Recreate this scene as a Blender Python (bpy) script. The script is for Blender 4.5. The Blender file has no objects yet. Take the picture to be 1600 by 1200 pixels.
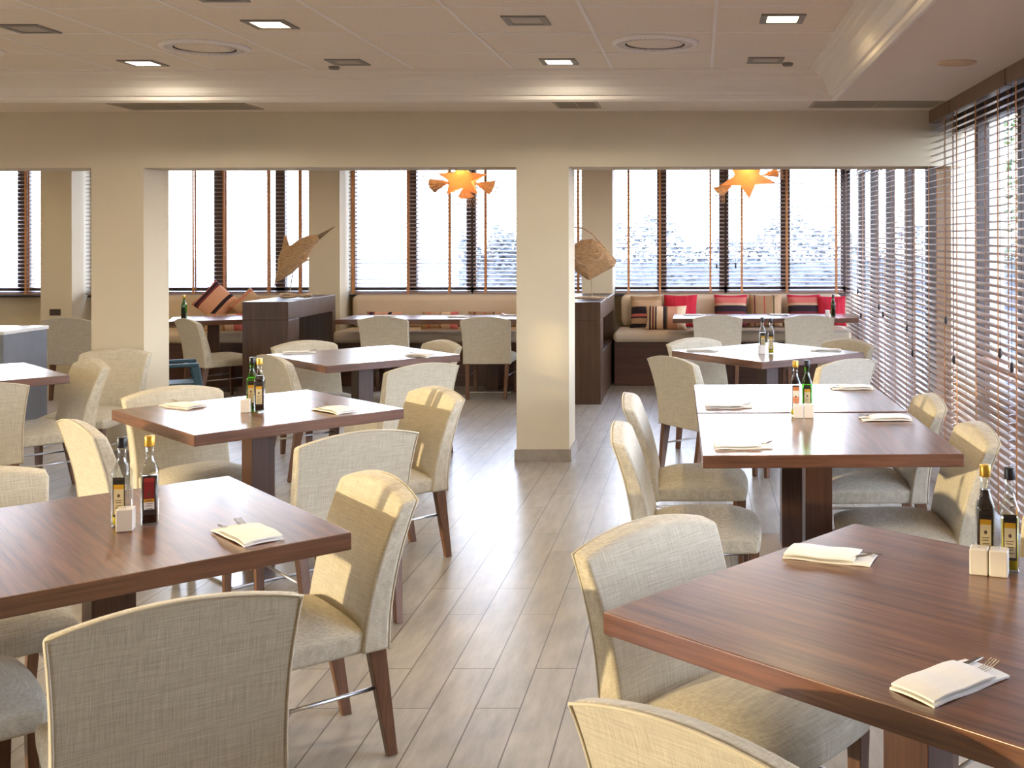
import bpy, bmesh, math, random
from mathutils import Vector, Matrix
random.seed(7)
SC = bpy.context.scene
COL = SC.collection
PI = math.pi

# ------------------------------------------------------------------ camera, sky, sun, exposure
cam_d = bpy.data.cameras.new('camera')
cam = bpy.data.objects.new('camera', cam_d); COL.objects.link(cam)
cam.matrix_world = Matrix.Translation((0, 0, 1.54)) @ Matrix.Rotation(PI/2, 4, 'X') @ Matrix.Rotation(-0.002, 4, 'Z')
cam_d.sensor_width = 36; cam_d.lens = 1711/1600*36
cam_d.shift_x = (800-1093)/1600; cam_d.shift_y = (374-600)/1600
cam_d.clip_start = 0.05; cam_d.clip_end = 300
SC.camera = cam
SC.view_settings.view_transform = 'Standard'; SC.view_settings.look = 'None'
SC.view_settings.gamma = 1; SC.view_settings.use_curve_mapping = False
SC.view_settings.exposure = 0.45
SC.cycles.use_denoising = True
SC.cycles.max_bounces = 8; SC.cycles.diffuse_bounces = 5; SC.cycles.glossy_bounces = 4
SC.cycles.transparent_max_bounces = 24; SC.cycles.transmission_bounces = 6
SC.cycles.sample_clamp_indirect = 8
SC.cycles.caustics_reflective = False; SC.cycles.caustics_refractive = False

SUN_DIR = Vector((0.9, 0.42, -0.13)).normalized()      # the way the light travels
world = bpy.data.worlds.new('sky'); SC.world = world; world.use_nodes = True
nt = world.node_tree; nt.nodes.clear()
wo = nt.nodes.new('ShaderNodeOutputWorld'); bg = nt.nodes.new('ShaderNodeBackground')
geo = nt.nodes.new('ShaderNodeTexCoord'); sep = nt.nodes.new('ShaderNodeSeparateXYZ')
rmp = nt.nodes.new('ShaderNodeValToRGB')
nt.links.new(geo.outputs['Generated'], sep.inputs[0]); nt.links.new(sep.outputs['Z'], rmp.inputs[0])
rmp.color_ramp.elements[0].position = 0.0; rmp.color_ramp.elements[0].color = (0.84, 0.89, 1.0, 1)
rmp.color_ramp.elements[1].position = 0.55; rmp.color_ramp.elements[1].color = (0.42, 0.58, 0.95, 1)
e = rmp.color_ramp.elements.new(0.16); e.color = (0.80, 0.88, 1.0, 1)
nt.links.new(rmp.outputs[0], bg.inputs[0]); bg.inputs[1].default_value = 14
nt.links.new(bg.outputs[0], wo.inputs[0])

sd = bpy.data.lights.new('sun', 'SUN'); sd.energy = 3.0; sd.angle = math.radians(0.7); sd.color = (1.0, 0.80, 0.45)
sun = bpy.data.objects.new('sun', sd); COL.objects.link(sun)
sun.rotation_euler = SUN_DIR.to_track_quat('-Z', 'Y').to_euler(); sun.location = (-14, -4, 5)

# ------------------------------------------------------------------ materials
def rgb(r, g, b):
    f = lambda c: (c/255/12.92) if c/255 <= 0.04045 else ((c/255+0.055)/1.055)**2.4
    return (f(r), f(g), f(b), 1)
MATS = {}
def mat(name, col, rough=0.6, metal=0.0, spec=0.5, coat=0.0, noise=0.0, nscale=8, stretch=(1,1,1), bump=0.0, bscale=200, emit=None, estr=0, trans=0):
    if name in MATS: return MATS[name]
    m = bpy.data.materials.new(name); m.use_nodes = True; MATS[name] = m
    t = m.node_tree; b = t.nodes['Principled BSDF']
    b.inputs['Base Color'].default_value = col; b.inputs['Roughness'].default_value = rough
    b.inputs['Metallic'].default_value = metal; b.inputs['Specular IOR Level'].default_value = spec
    b.inputs['Coat Weight'].default_value = coat; b.inputs['Coat Roughness'].default_value = 0.08
    b.inputs['Transmission Weight'].default_value = trans
    tc = t.nodes.new('ShaderNodeTexCoord'); mp = t.nodes.new('ShaderNodeMapping'); mp.inputs['Scale'].default_value = stretch
    t.links.new(tc.outputs['Object'], mp.inputs[0])
    n = t.nodes.new('ShaderNodeTexNoise'); n.inputs['Scale'].default_value = nscale; n.inputs['Detail'].default_value = 5
    t.links.new(mp.outputs[0], n.inputs['Vector'])
    r = t.nodes.new('ShaderNodeValToRGB')
    r.color_ramp.elements[0].position = 0.3; r.color_ramp.elements[1].position = 0.7
    k = noise
    r.color_ramp.elements[0].color = tuple(c*(1-k) for c in col[:3])+(1,)
    r.color_ramp.elements[1].color = tuple(min(1, c*(1+k)) for c in col[:3])+(1,)
    t.links.new(n.outputs['Fac'], r.inputs[0]); t.links.new(r.outputs[0], b.inputs['Base Color'])
    if bump:
        n2 = t.nodes.new('ShaderNodeTexNoise'); n2.inputs['Scale'].default_value = bscale
        t.links.new(mp.outputs[0], n2.inputs['Vector'])
        bp = t.nodes.new('ShaderNodeBump'); bp.inputs['Strength'].default_value = bump; bp.inputs['Distance'].default_value = 0.002
        t.links.new(n2.outputs['Fac'], bp.inputs['Height']); t.links.new(bp.outputs[0], b.inputs['Normal'])
    if emit:
        b.inputs['Emission Color'].default_value = emit; b.inputs['Emission Strength'].default_value = estr
    return m

def fabric_mat():
    m = bpy.data.materials.new('linen'); m.use_nodes = True; t = m.node_tree; b = t.nodes['Principled BSDF']
    b.inputs['Roughness'].default_value = 0.9; b.inputs['Specular IOR Level'].default_value = 0.2
    b.inputs['Sheen Weight'].default_value = 0.15
    tc = t.nodes.new('ShaderNodeTexCoord')
    fac = []
    for s in ((520, 40, 14), (14, 90, 460)):
        mp = t.nodes.new('ShaderNodeMapping'); mp.inputs['Scale'].default_value = s
        t.links.new(tc.outputs['Object'], mp.inputs[0])
        n = t.nodes.new('ShaderNodeTexNoise'); n.inputs['Scale'].default_value = 1.0; n.inputs['Detail'].default_value = 3
        t.links.new(mp.outputs[0], n.inputs['Vector']); fac.append(n.outputs['Fac'])
    mx = t.nodes.new('ShaderNodeMath'); mx.operation = 'ADD'
    t.links.new(fac[0], mx.inputs[0]); t.links.new(fac[1], mx.inputs[1])
    hv = t.nodes.new('ShaderNodeMath'); hv.operation = 'MULTIPLY'; hv.inputs[1].default_value = 0.5
    t.links.new(mx.outputs[0], hv.inputs[0])
    r = t.nodes.new('ShaderNodeValToRGB')
    r.color_ramp.elements[0].position = 0.36; r.color_ramp.elements[0].color = (0.44, 0.385, 0.285, 1)
    r.color_ramp.elements[1].position = 0.64; r.color_ramp.elements[1].color = (0.66, 0.60, 0.47, 1)
    t.links.new(hv.outputs[0], r.inputs[0]); t.links.new(r.outputs[0], b.inputs['Base Color'])
    bp = t.nodes.new('ShaderNodeBump'); bp.inputs['Strength'].default_value = 0.35; bp.inputs['Distance'].default_value = 0.001
    t.links.new(hv.outputs[0], bp.inputs['Height']); t.links.new(bp.outputs[0], b.inputs['Normal'])
    return m

def wood_mat(name, dark, light, rough=0.3, scale=1.0, coat=0.0, axis='Y', spec=0.5):
    """wood with grain running along the named local axis"""
    m = bpy.data.materials.new(name); m.use_nodes = True; t = m.node_tree; b = t.nodes['Principled BSDF']
    b.inputs['Roughness'].default_value = rough; b.inputs['Coat Weight'].default_value = coat; b.inputs['Coat Roughness'].default_value = 0.12
    b.inputs['Specular IOR Level'].default_value = spec
    b.inputs['Coat Roughness'].default_value = 0.30
    tc = t.nodes.new('ShaderNodeTexCoord'); mp = t.nodes.new('ShaderNodeMapping')
    s = [150, 150, 150]; s['XYZ'.index(axis)] = 6.0
    mp.inputs['Scale'].default_value = [x*scale for x in s]; t.links.new(tc.outputs['Object'], mp.inputs[0])
    n = t.nodes.new('ShaderNodeTexNoise'); n.inputs['Scale'].default_value = 1.0; n.inputs['Detail'].default_value = 6; n.inputs['Roughness'].default_value = 0.6
    t.links.new(mp.outputs[0], n.inputs['Vector'])
    mp2 = t.nodes.new('ShaderNodeMapping'); s2 = [46, 46, 46]; s2['XYZ'.index(axis)] = 2.2
    mp2.inputs['Scale'].default_value = [x*scale for x in s2]; t.links.new(tc.outputs['Object'], mp2.inputs[0])
    n2 = t.nodes.new('ShaderNodeTexNoise'); n2.inputs['Scale'].default_value = 1.0; n2.inputs['Detail'].default_value = 3
    t.links.new(mp2.outputs[0], n2.inputs['Vector'])
    ad = t.nodes.new('ShaderNodeMixRGB'); ad.inputs[0].default_value = 0.55
    t.links.new(n.outputs['Fac'], ad.inputs[1]); t.links.new(n2.outputs['Fac'], ad.inputs[2])
    r = t.nodes.new('ShaderNodeValToRGB'); r.color_ramp.elements[0].position = 0.35; r.color_ramp.elements[0].color = dark
    r.color_ramp.elements[1].position = 0.66; r.color_ramp.elements[1].color = light
    t.links.new(ad.outputs[0], r.inputs[0]); t.links.new(r.outputs[0], b.inputs['Base Color'])
    bp = t.nodes.new('ShaderNodeBump'); bp.inputs['Strength'].default_value = 0.08; bp.inputs['Distance'].default_value = 0.001
    t.links.new(n.outputs['Fac'], bp.inputs['Height']); t.links.new(bp.outputs[0], b.inputs['Normal'])
    return m

def floor_mat():
    m = bpy.data.materials.new('wood_look_tile'); m.use_nodes = True; t = m.node_tree; b = t.nodes['Principled BSDF']
    tc = t.nodes.new('ShaderNodeTexCoord'); mp = t.nodes.new('ShaderNodeMapping')
    mp.inputs['Rotation'].default_value = (0, 0, PI/2); t.links.new(tc.outputs['Object'], mp.inputs[0])
    br = t.nodes.new('ShaderNodeTexBrick'); br.offset = 0.37; br.offset_frequency = 2
    br.inputs['Scale'].default_value = 1; br.inputs['Brick Width'].default_value = 0.9; br.inputs['Row Height'].default_value = 0.148
    br.inputs['Mortar Size'].default_value = 0.0024; br.inputs['Mortar Smooth'].default_value = 0.1
    br.inputs['Color1'].default_value = (0.40, 0.375, 0.34, 1); br.inputs['Color2'].default_value = (0.45, 0.425, 0.385, 1)
    br.inputs['Mortar'].default_value = (0.13, 0.11, 0.10, 1); br.inputs['Bias'].default_value = 0
    t.links.new(mp.outputs[0], br.inputs['Vector'])
    mp2 = t.nodes.new('ShaderNodeMapping'); mp2.inputs['Scale'].default_value = (9, 1.6, 1); t.links.new(tc.outputs['Object'], mp2.inputs[0])
    n = t.nodes.new('ShaderNodeTexNoise'); n.inputs['Scale'].default_value = 2.5; n.inputs['Detail'].default_value = 8; n.inputs['Roughness'].default_value = 0.65
    t.links.new(mp2.outputs[0], n.inputs['Vector'])
    r = t.nodes.new('ShaderNodeValToRGB'); r.color_ramp.elements[0].position = 0.3; r.color_ramp.elements[0].color = (0.72, 0.70, 0.68, 1)
    r.color_ramp.elements[1].position = 0.7; r.color_ramp.elements[1].color = (1.12, 1.1, 1.08, 1)
    t.links.new(n.outputs['Fac'], r.inputs[0])
    mu = t.nodes.new('ShaderNodeMixRGB'); mu.blend_type = 'MULTIPLY'; mu.inputs[0].default_value = 1
    t.links.new(br.outputs['Color'], mu.inputs[1]); t.links.new(r.outputs[0], mu.inputs[2])
    t.links.new(mu.outputs[0], b.inputs['Base Color'])
    b.inputs['Roughness'].default_value = 0.30; b.inputs['Specular IOR Level'].default_value = 0.5
    bp = t.nodes.new('ShaderNodeBump'); bp.inputs['Strength'].default_value = 0.25; bp.inputs['Distance'].default_value = 0.002; bp.invert = True
    t.links.new(br.outputs['Fac'], bp.inputs['Height']); t.links.new(bp.outputs[0], b.inputs['Normal'])
    return m

def glass_mat(name, tint=(1, 1, 1, 1), gloss=0.06):
    m = bpy.data.materials.new(name); m.use_nodes = True; t = m.node_tree; t.nodes.clear()
    o = t.nodes.new('ShaderNodeOutputMaterial'); mx = t.nodes.new('ShaderNodeMixShader')
    tr = t.nodes.new('ShaderNodeBsdfTransparent'); tr.inputs[0].default_value = tint
    gl = t.nodes.new('ShaderNodeBsdfGlossy'); gl.inputs['Roughness'].default_value = 0.02
    lw = t.nodes.new('ShaderNodeLayerWeight'); lw.inputs[0].default_value = 0.3
    ma = t.nodes.new('ShaderNodeMath'); ma.operation = 'MULTIPLY_ADD'; ma.inputs[1].default_value = 0.35; ma.inputs[2].default_value = gloss
    t.links.new(lw.outputs['Fresnel'], ma.inputs[0]); t.links.new(ma.outputs[0], mx.inputs[0])
    t.links.new(tr.outputs[0], mx.inputs[1]); t.links.new(gl.outputs[0], mx.inputs[2]); t.links.new(mx.outputs[0], o.inputs[0])
    return m

def stripe_mat(name, cols, axis='X', width=0.4, flip=0):
    """woven cushion cloth: stripes of the given (position, colour) across local axis"""
    m = bpy.data.materials.new(name); m.use_nodes = True; t = m.node_tree; b = t.nodes['Principled BSDF']
    b.inputs['Roughness'].default_value = 0.9
    tc = t.nodes.new('ShaderNodeTexCoord'); sp = t.nodes.new('ShaderNodeSeparateXYZ'); t.links.new(tc.outputs['Object'], sp.inputs[0])
    ma = t.nodes.new('ShaderNodeMath'); ma.operation = 'MULTIPLY_ADD'; ma.inputs[1].default_value = 1/width; ma.inputs[2].default_value = 0.5
    t.links.new(sp.outputs[axis], ma.inputs[0])
    r = t.nodes.new('ShaderNodeValToRGB'); r.color_ramp.interpolation = 'CONSTANT'
    els = r.color_ramp.elements; els[0].position = cols[0][0]; els[0].color = cols[0][1]; els[1].position = cols[1][0]; els[1].color = cols[1][1]
    for p, c in cols[2:]:
        q = els.new(p); q.color = c
    t.links.new(ma.outputs[0], r.inputs[0])
    n = t.nodes.new('ShaderNodeTexNoise'); n.inputs['Scale'].default_value = 150; t.links.new(tc.outputs['Object'], n.inputs['Vector'])
    mu = t.nodes.new('ShaderNodeMixRGB'); mu.blend_type = 'OVERLAY'; mu.inputs[0].default_value = 0.4
    t.links.new(r.outputs[0], mu.inputs[1]); t.links.new(n.outputs['Fac'], mu.inputs[2]); t.links.new(mu.outputs[0], b.inputs['Base Color'])
    return m

LINEN = fabric_mat()
PIPING = mat('linen_piping', (0.60, 0.53, 0.40, 1), 0.85, noise=0.1)
SAPELE = wood_mat('sapele_top', (0.075, 0.025, 0.010, 1), (0.235, 0.092, 0.040, 1), 0.22, 1.0, 0.6, 'Y', 0.6)
SAPELE_X = wood_mat('sapele_edge', (0.060, 0.021, 0.010, 1), (0.180, 0.074, 0.037, 1), 0.3, 1.0, 0.3, 'X', 0.5)
LEGWOOD = wood_mat('chair_leg_wood', (0.085, 0.036, 0.018, 1), (0.17, 0.075, 0.036, 1), 0.4, 1.0, 0, 'Z')
COLWOOD = wood_mat('pedestal_wood', (0.05, 0.02, 0.011, 1), (0.10, 0.042, 0.022, 1), 0.35, 1.0, 0, 'Z')
CABWOOD = wood_mat('cabinet_wood', (0.048, 0.025, 0.014, 1), (0.092, 0.050, 0.029, 1), 0.38, 0.7, 0, 'Z', 0.3)
BASEWOOD = wood_mat('bench_base_wood', (0.055, 0.022, 0.013, 1), (0.11, 0.045, 0.027, 1), 0.35, 0.7, 0.1, 'X')
FRAMEWOOD = mat('window_frame_brown', (0.045, 0.028, 0.02, 1), 0.45, noise=0.15)
SLAT = mat('slat_wood', (0.30, 0.19, 0.13, 1), 0.3, noise=0.15, nscale=5, stretch=(1, 1, 8))
TAPE = mat('ladder_tape', (0.56, 0.26, 0.10, 1), 0.8, noise=0.1)
CORD = mat('dark_cord', (0.03, 0.02, 0.02, 1), 0.6)
STEEL = mat('brushed_steel', (0.62, 0.62, 0.64, 1), 0.28, metal=1.0)
CHROME = mat('cutlery_steel', (0.75, 0.73, 0.70, 1), 0.15, metal=1.0)
PAINT = mat('wall_paint', (0.62, 0.535, 0.385, 1), 0.75, noise=0.02, nscale=2, bump=0.05, bscale=60)
PAINTW = mat('ceiling_paint', (0.79, 0.71, 0.62, 1), 0.7, noise=0.02, nscale=2)
CORNICE = mat('cornice_paint', (0.84, 0.78, 0.70, 1), 0.5, noise=0.02, nscale=2)
TILEC = mat('ceiling_tile', (0.83, 0.755, 0.67, 1), 0.85, noise=0.03, nscale=90)
RAIL = mat('tile_rail', (0.90, 0.87, 0.86, 1), 0.45)
PLINTH = mat('plinth_tile', (0.30, 0.25, 0.20, 1), 0.4, noise=0.15, nscale=14)
CREAM = mat('bench_fabric', (0.66, 0.53, 0.38, 1), 0.85, noise=0.05, nscale=120)
WHITE = mat('white_ceramic', (0.72, 0.66, 0.58, 1), 0.25, noise=0.02)
PAPER = mat('white_paper_napkin', (0.88, 0.85, 0.80, 1), 0.8, noise=0.03, nscale=30)
GLASSP = glass_mat('window_glass')
BOTTLE = glass_mat('clear_bottle_glass', (0.92, 0.93, 0.90, 1), 0.10)
GREENG = glass_mat('green_bottle_glass', (0.20, 0.55, 0.08, 1), 0.10)
STRAW = mat('woven_straw', (0.43, 0.26, 0.125, 1), 0.65, noise=0.35, nscale=25, stretch=(1, 1, 5), bump=0.5, bscale=120)
DRIFT = mat('driftwood', (0.45, 0.31, 0.19, 1), 0.8, noise=0.3, nscale=30)
OIL = mat('olive_oil', (0.80, 0.66, 0.03, 1), 0.15, trans=0.25, coat=0.3)
VINEGAR = mat('dark_vinegar', (0.018, 0.008, 0.010, 1), 0.12)
BLACKCAP = mat('black_cap', (0.012, 0.012, 0.016, 1), 0.35)
GOLDCAP = mat('gold_cap', (0.72, 0.42, 0.06, 1), 0.3, metal=0.6)
BLUEPL = mat('blue_plastic', (0.022, 0.06, 0.085, 1), 0.5, noise=0.03)
VENTM = mat('vent_metal', (0.36, 0.31, 0.23, 1), 0.5)
DARKV = mat('vent_shadow_gap', (0.05, 0.045, 0.04, 1), 0.8)
SPKM = mat('speaker_cover', (0.72, 0.56, 0.38, 1), 0.6)
LAMPGREY = mat('downlight_trim', (0.22, 0.20, 0.18, 1), 0.4)
GREYCAB = mat('grey_counter', (0.20, 0.21, 0.24, 1), 0.35, noise=0.05)
GROUND = mat('terrace_paving', (0.06, 0.068, 0.085, 1), 0.8, noise=0.1, nscale=3)
LEAF = mat('leaf_green', (0.10, 0.17, 0.06, 1), 0.6, noise=0.4, nscale=3)
BARK = mat('bark', (0.12, 0.08, 0.05, 1), 0.9, noise=0.3, nscale=20)

# ------------------------------------------------------------------ mesh helpers
class MB:
    def __init__(s): s.v = []; s.f = []
    def add(s, vs, fs, M=None):
        n = len(s.v)
        s.v += [tuple(M @ Vector(p)) if M else tuple(p) for p in vs]
        s.f += [tuple(i+n for i in f) for f in fs]; return s
    def box(s, x0, x1, y0, y1, z0, z1, M=None):
        return s.add([(x0,y0,z0),(x1,y0,z0),(x1,y1,z0),(x0,y1,z0),(x0,y0,z1),(x1,y0,z1),(x1,y1,z1),(x0,y1,z1)],
                     [(0,3,2,1),(4,5,6,7),(0,1,5,4),(1,2,6,5),(2,3,7,6),(3,0,4,7)], M)
    def frust(s, c0, a0, b0, c1, a1, b1):
        """tapered bar from rectangle centred c0 (half sizes a0,b0) to rectangle at c1"""
        v = [(c[0]+sx*a, c[1]+sy*b, c[2]) for c, a, b in ((c0,a0,b0),(c1,a1,b1)) for sx, sy in ((-1,-1),(1,-1),(1,1),(-1,1))]
        return s.add(v, [(0,3,2,1),(4,5,6,7),(0,1,5,4),(1,2,6,5),(2,3,7,6),(3,0,4,7)])
    def tube(s, pts, r, n=8, r2=None):
        pts = [Vector(p) for p in pts]; rings = []
        for i, p in enumerate(pts):
            d = (pts[min(i+1, len(pts)-1)] - pts[max(i-1, 0)]).normalized()
            u = d.orthogonal().normalized() if i == 0 else (u - d*u.dot(d)).normalized()
            w = d.cross(u); rr = r if r2 is None else r+(r2-r)*i/(len(pts)-1)
            rings.append([p + (u*math.cos(a)+w*math.sin(a))*rr for a in [2*PI*k/n for k in range(n)]])
        v = [q for rg in rings for q in rg]; f = []
        for i in range(len(pts)-1):
            for k in range(n):
                f.append((i*n+k, i*n+(k+1)%n, (i+1)*n+(k+1)%n, (i+1)*n+k))
        f.append(tuple(range(n-1, -1, -1))); f.append(tuple((len(pts)-1)*n+k for k in range(n)))
        return s.add(v, f)
    def lathe(s, prof, n=20, c=(0,0), sq=0.0):
        """profile of (r,z) about a vertical axis; sq>0 pushes the section towards a square"""
        v = []; f = []
        for r, z in prof:
            for k in range(n):
                a = 2*PI*(k+0.5)/n; q = 1.0
                if sq: q = 1 + sq*(min(1/max(abs(math.cos(a)), abs(math.sin(a))), 1.32)-1)
                v.append((c[0]+r*q*math.cos(a), c[1]+r*q*math.sin(a), z))
        for i in range(len(prof)-1):
            for k in range(n): f.append((i*n+k, i*n+(k+1)%n, (i+1)*n+(k+1)%n, (i+1)*n+k))
        f.append(tuple(range(n-1, -1, -1))); f.append(tuple((len(prof)-1)*n+k for k in range(n)))
        return s.add(v, f)
    def puff(s, out, t, M=None, rings=((1,0.0),(0.93,0.45),(0.75,0.75),(0.45,0.95),(0.15,1.0))):
        """a 2-D outline (x,z) swollen to both sides along y by t"""
        cx = sum(p[0] for p in out)/len(out); cz = sum(p[1] for p in out)/len(out); n = len(out); v = []; f = []
        for x, z in out: v.append((x, 0, z))
        base = {0: 0}
        for sgn in (-1, 1):
            prev = 0
            for q, (k, h) in enumerate(rings[1:]):
                st = len(v)
                for x, z in out: v.append((cx+(x-cx)*k, sgn*t*h, cz+(z-cz)*k))
                for i in range(n):
                    a, b2, c2, d2 = prev+i, prev+(i+1) % n, st+(i+1) % n, st+i
                    f.append((a, b2, c2, d2) if sgn < 0 else (d2, c2, b2, a))
                prev = st
            cidx = len(v); v.append((cx, sgn*t*1.0, cz))
            for i in range(n): f.append((prev+i, prev+(i+1) % n, cidx) if sgn < 0 else (cidx, prev+(i+1) % n, prev+i))
        return s.add(v, f, M)
    def build(s, name, m, parent=None, loc=(0,0,0), rz=0, bev=0, seg=2, smooth=False, sub=0, mesh=None):
        me = bpy.data.meshes.new(name); me.from_pydata(s.v, [], s.f); me.update()
        b_ = bmesh.new(); b_.from_mesh(me); bmesh.ops.recalc_face_normals(b_, faces=b_.faces); b_.to_mesh(me); b_.free()
        if m: me.materials.append(m)
        o = bpy.data.objects.new(name, me); COL.objects.link(o)
        o.location = loc; o.rotation_euler = (0, 0, rz)
        if parent: o.parent = parent
        if bev:
            md = o.modifiers.new('bevel', 'BEVEL'); md.width = bev; md.segments = seg; md.limit_method = 'ANGLE'; md.angle_limit = math.radians(38)
            md.harden_normals = True; smooth = True
        if sub:
            md = o.modifiers.new('sub', 'SUBSURF'); md.levels = sub; md.render_levels = sub; smooth = True
        if smooth:
            for p in me.polygons: p.use_smooth = True
        return o
def box(x0, x1, y0, y1, z0, z1): return MB().box(x0, x1, y0, y1, z0, z1)
def tag(o, label, cat=None, group=None, kind=None):
    if label: o['label'] = label
    if cat: o['category'] = cat
    if group: o['group'] = group
    if kind: o['kind'] = kind
    return o
def thing(name, label, cat, loc=(0,0,0), rz=0, group=None):
    o = bpy.data.objects.new(name, None); COL.objects.link(o); o.location = loc; o.rotation_euler = (0,0,rz)
    o.empty_display_size = 0.1
    return tag(o, label, cat, group)
def struct(name, mb, m, parent=None, label=None, **k):
    o = mb.build(name, m, parent, **k)
    if not parent: o['kind'] = 'structure'
    if label: o['label'] = label
    return o
def copy_tree(o, parent=None):
    c = o.copy(); COL.objects.link(c)
    if parent: c.parent = parent
    for ch in [x for x in o.children]: copy_tree(ch, c)
    return c

# ------------------------------------------------------------------ room shell
XR, YB, YF, XL, ZC, ZT = 1.72, 12.35, -3.2, -9.0, 2.43, 2.595
BY0, BY1, BZ = 7.60, 7.96, 2.045            # beam
struct('floor', box(XL, XR+0.1, YF-0.2, YB+0.1, -0.1, 0.0), floor_mat())

# soffit ring and cornice round the raised tiled field
TX1, TY1, TX0, TY0 = 0.865, 6.92, XL+0.6, YF+0.6
sof = MB()
sof.box(XL, XR+0.1, TY1, BY0, ZC, ZC+0.25); sof.box(TX1, XR+0.1, YF, TY1, ZC, ZC+0.25)
sof.box(XL, TX0, YF, TY1, ZC, ZC+0.25); sof.box(TX0, TX1, YF, TY0, ZC, ZC+0.25)
struct('ceiling', sof, PAINTW)
ZR = 2.62
struct('ceiling_rear_bay', box(XL, XR+0.1, BY1, YB+0.12, ZR, ZR+0.1), PAINTW)
struct('wall_right_header', box(XR+0.02, XR+0.2, BY1, YB+0.12, ZC, ZR+0.1), PAINT)
prof = [(0.0, ZC), (-0.012, ZC-0.012), (0.012, ZC-0.02), (0.03, ZC-0.008), (0.034, ZC+0.014), (0.05, ZC+0.018), (0.062, ZC+0.034),
        (0.072, ZC+0.066), (0.10, ZC+0.105), (0.130, ZC+0.120), (0.134, ZC+0.134), (0.152, ZC+0.139), (0.158, ZC+0.152), (0.175, ZC+0.155), (0.178, ZT+0.01)]
cor = MB(); v = []; f = []
for d, z in prof: v += [(TX0+d, TY0+d, z), (TX1-d, TY0+d, z), (TX1-d, TY1-d, z), (TX0+d, TY1-d, z)]
for i in range(len(prof)-1):
    for k in range(4): f.append((i*4+k, i*4+(k+1)%4, (i+1)*4+(k+1)%4, (i+1)*4+k))
cor.add(v, f); struct('trim_1', cor, CORNICE)
struct('ceiling_tile_field', box(TX0+0.17, TX1-0.17, TY0+0.17, TY1-0.17, ZT, ZT+0.05), TILEC)
rl = MB(); TP = 0.613
k = 0; x = 0.077
while x > TX0+0.2:
    rl.box(x-0.009, x+0.009, TY0+0.17, TY1-0.17, ZT-0.003, ZT+0.002); x -= TP
y = 6.18
while y > TY0+0.2:
    rl.box(TX0+0.17, TX1-0.17, y-0.006, y+0.006, ZT-0.003, ZT+0.002); y -= TP
struct('trim_2', rl, RAIL)
struct('wall_beam', box(XL, XR+0.1, BY0, BY1, BZ, ZC+0.25), PAINT)
CX = [-4.04-2.95, -4.04, -1.09]
for i, cx in enumerate(CX):
    w = 0.182
    struct('wall_column_%d' % (i+1), box(cx-w, cx+w, BY0, BY1, 0, BZ), PAINT)
    p = 0.014
    struct('baseboard_column_%d' % (i+1), box(cx-w-p, cx+w+p, BY0-p, BY1+p, 0, 0.085), PLINTH)

# back window wall
ZS, ZH = 0.94, 2.54
YW = YB
struct('wall_back', box(XL, XR+0.1, YW, YW+0.12, 0, ZS).box(XL, XR+0.1, YW, YW+0.12, ZH, ZR+0.1), PAINT)
PIL = [(-7.18, -6.84), (-4.26, -3.92), (-1.285, -0.95)]
for i, (a, b) in enumerate(PIL):
    struct('wall_pillar_%d' % (i+1), box(a, b, YW-0.42, YW+0.02, 0, ZR), PAINT)
mull = [1.625+0.02, 0.965, 0.275, -0.425, -1.15, -1.85, -2.57, -3.24, -3.93, -4.72, -5.41, -6.10, -6.83, -7.62, -8.3]
def bay_window(idx, x0, x1):
    fr = MB()
    fr.box(x0, x1, YW-0.03, YW+0.06, ZS-0.01, ZS+0.075); fr.box(x0, x1, YW-0.03, YW+0.06, ZH-0.07, ZH)
    for m_ in mull:
        if x0-0.03 <= m_ <= x1+0.06: fr.box(max(m_-0.055, x0), min(m_+0.055, x1), YW-0.03, YW+0.06, ZS, ZH)
    o = struct('window_%d' % idx, fr, FRAMEWOOD, bev=0.006)
    gl = box(x0, x1, YW+0.02, YW+0.026, ZS, ZH).build('window_pane', GLASSP, o)
    sl = box(x0, x1, YW-0.12, YW-0.03, ZS-0.035, ZS-0.01).build('window_sill', FRAMEWOOD, o, bev=0.004)
    return o
bay_window(1, -0.95, 1.70); bay_window(2, -3.92, -1.285); bay_window(3, -6.84, -4.26); bay_window(4, -9.0, -7.18)

# right side glazed wall (posts, low sills, panes)
posts = [12.3, 11.4, 10.45, 9.5, 8.62, 7.05, 6.1, 5.1, 4.15, 3.2, 2.25]
fr = MB()
for y in posts:
    fr.box(XR+0.06, XR+0.14, y-0.035, y+0.035, 0, ZC)
YR = 1.9
fr.box(XR+0.05, XR+0.15, YR, YB, 0, 0.10); fr.box(XR+0.05, XR+0.15, YR, YB, 2.28, ZC)
wr = struct('window_5', fr, FRAMEWOOD, bev=0.004)
box(XR+0.10, XR+0.106, YR, YB, 0.1, 2.3).build('window_pane', GLASSP, wr)
box(XR+0.03, XR+0.16, YR, 6.9, 0.74, 0.80).build('window_rail', mat('orange_rail_wood', (0.30, 0.14, 0.06, 1), 0.4, noise=0.15), wr, bev=0.005)
struct('wall_pillar_4', box(XR+0.03, XR+0.40, 7.62, 8.1, 0, ZC), mat('outer_pillar_sunlit', (0.86, 0.72, 0.52, 1), 0.7, noise=0.02))  # sunlit brightness is put into the pillar's pale colour
struct('wall_right', box(XR+0.02, XR+0.2, YF, YR, 0, ZC), PAINT)  # unseen stretch made solid to keep daylight off the foreground chair
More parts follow.
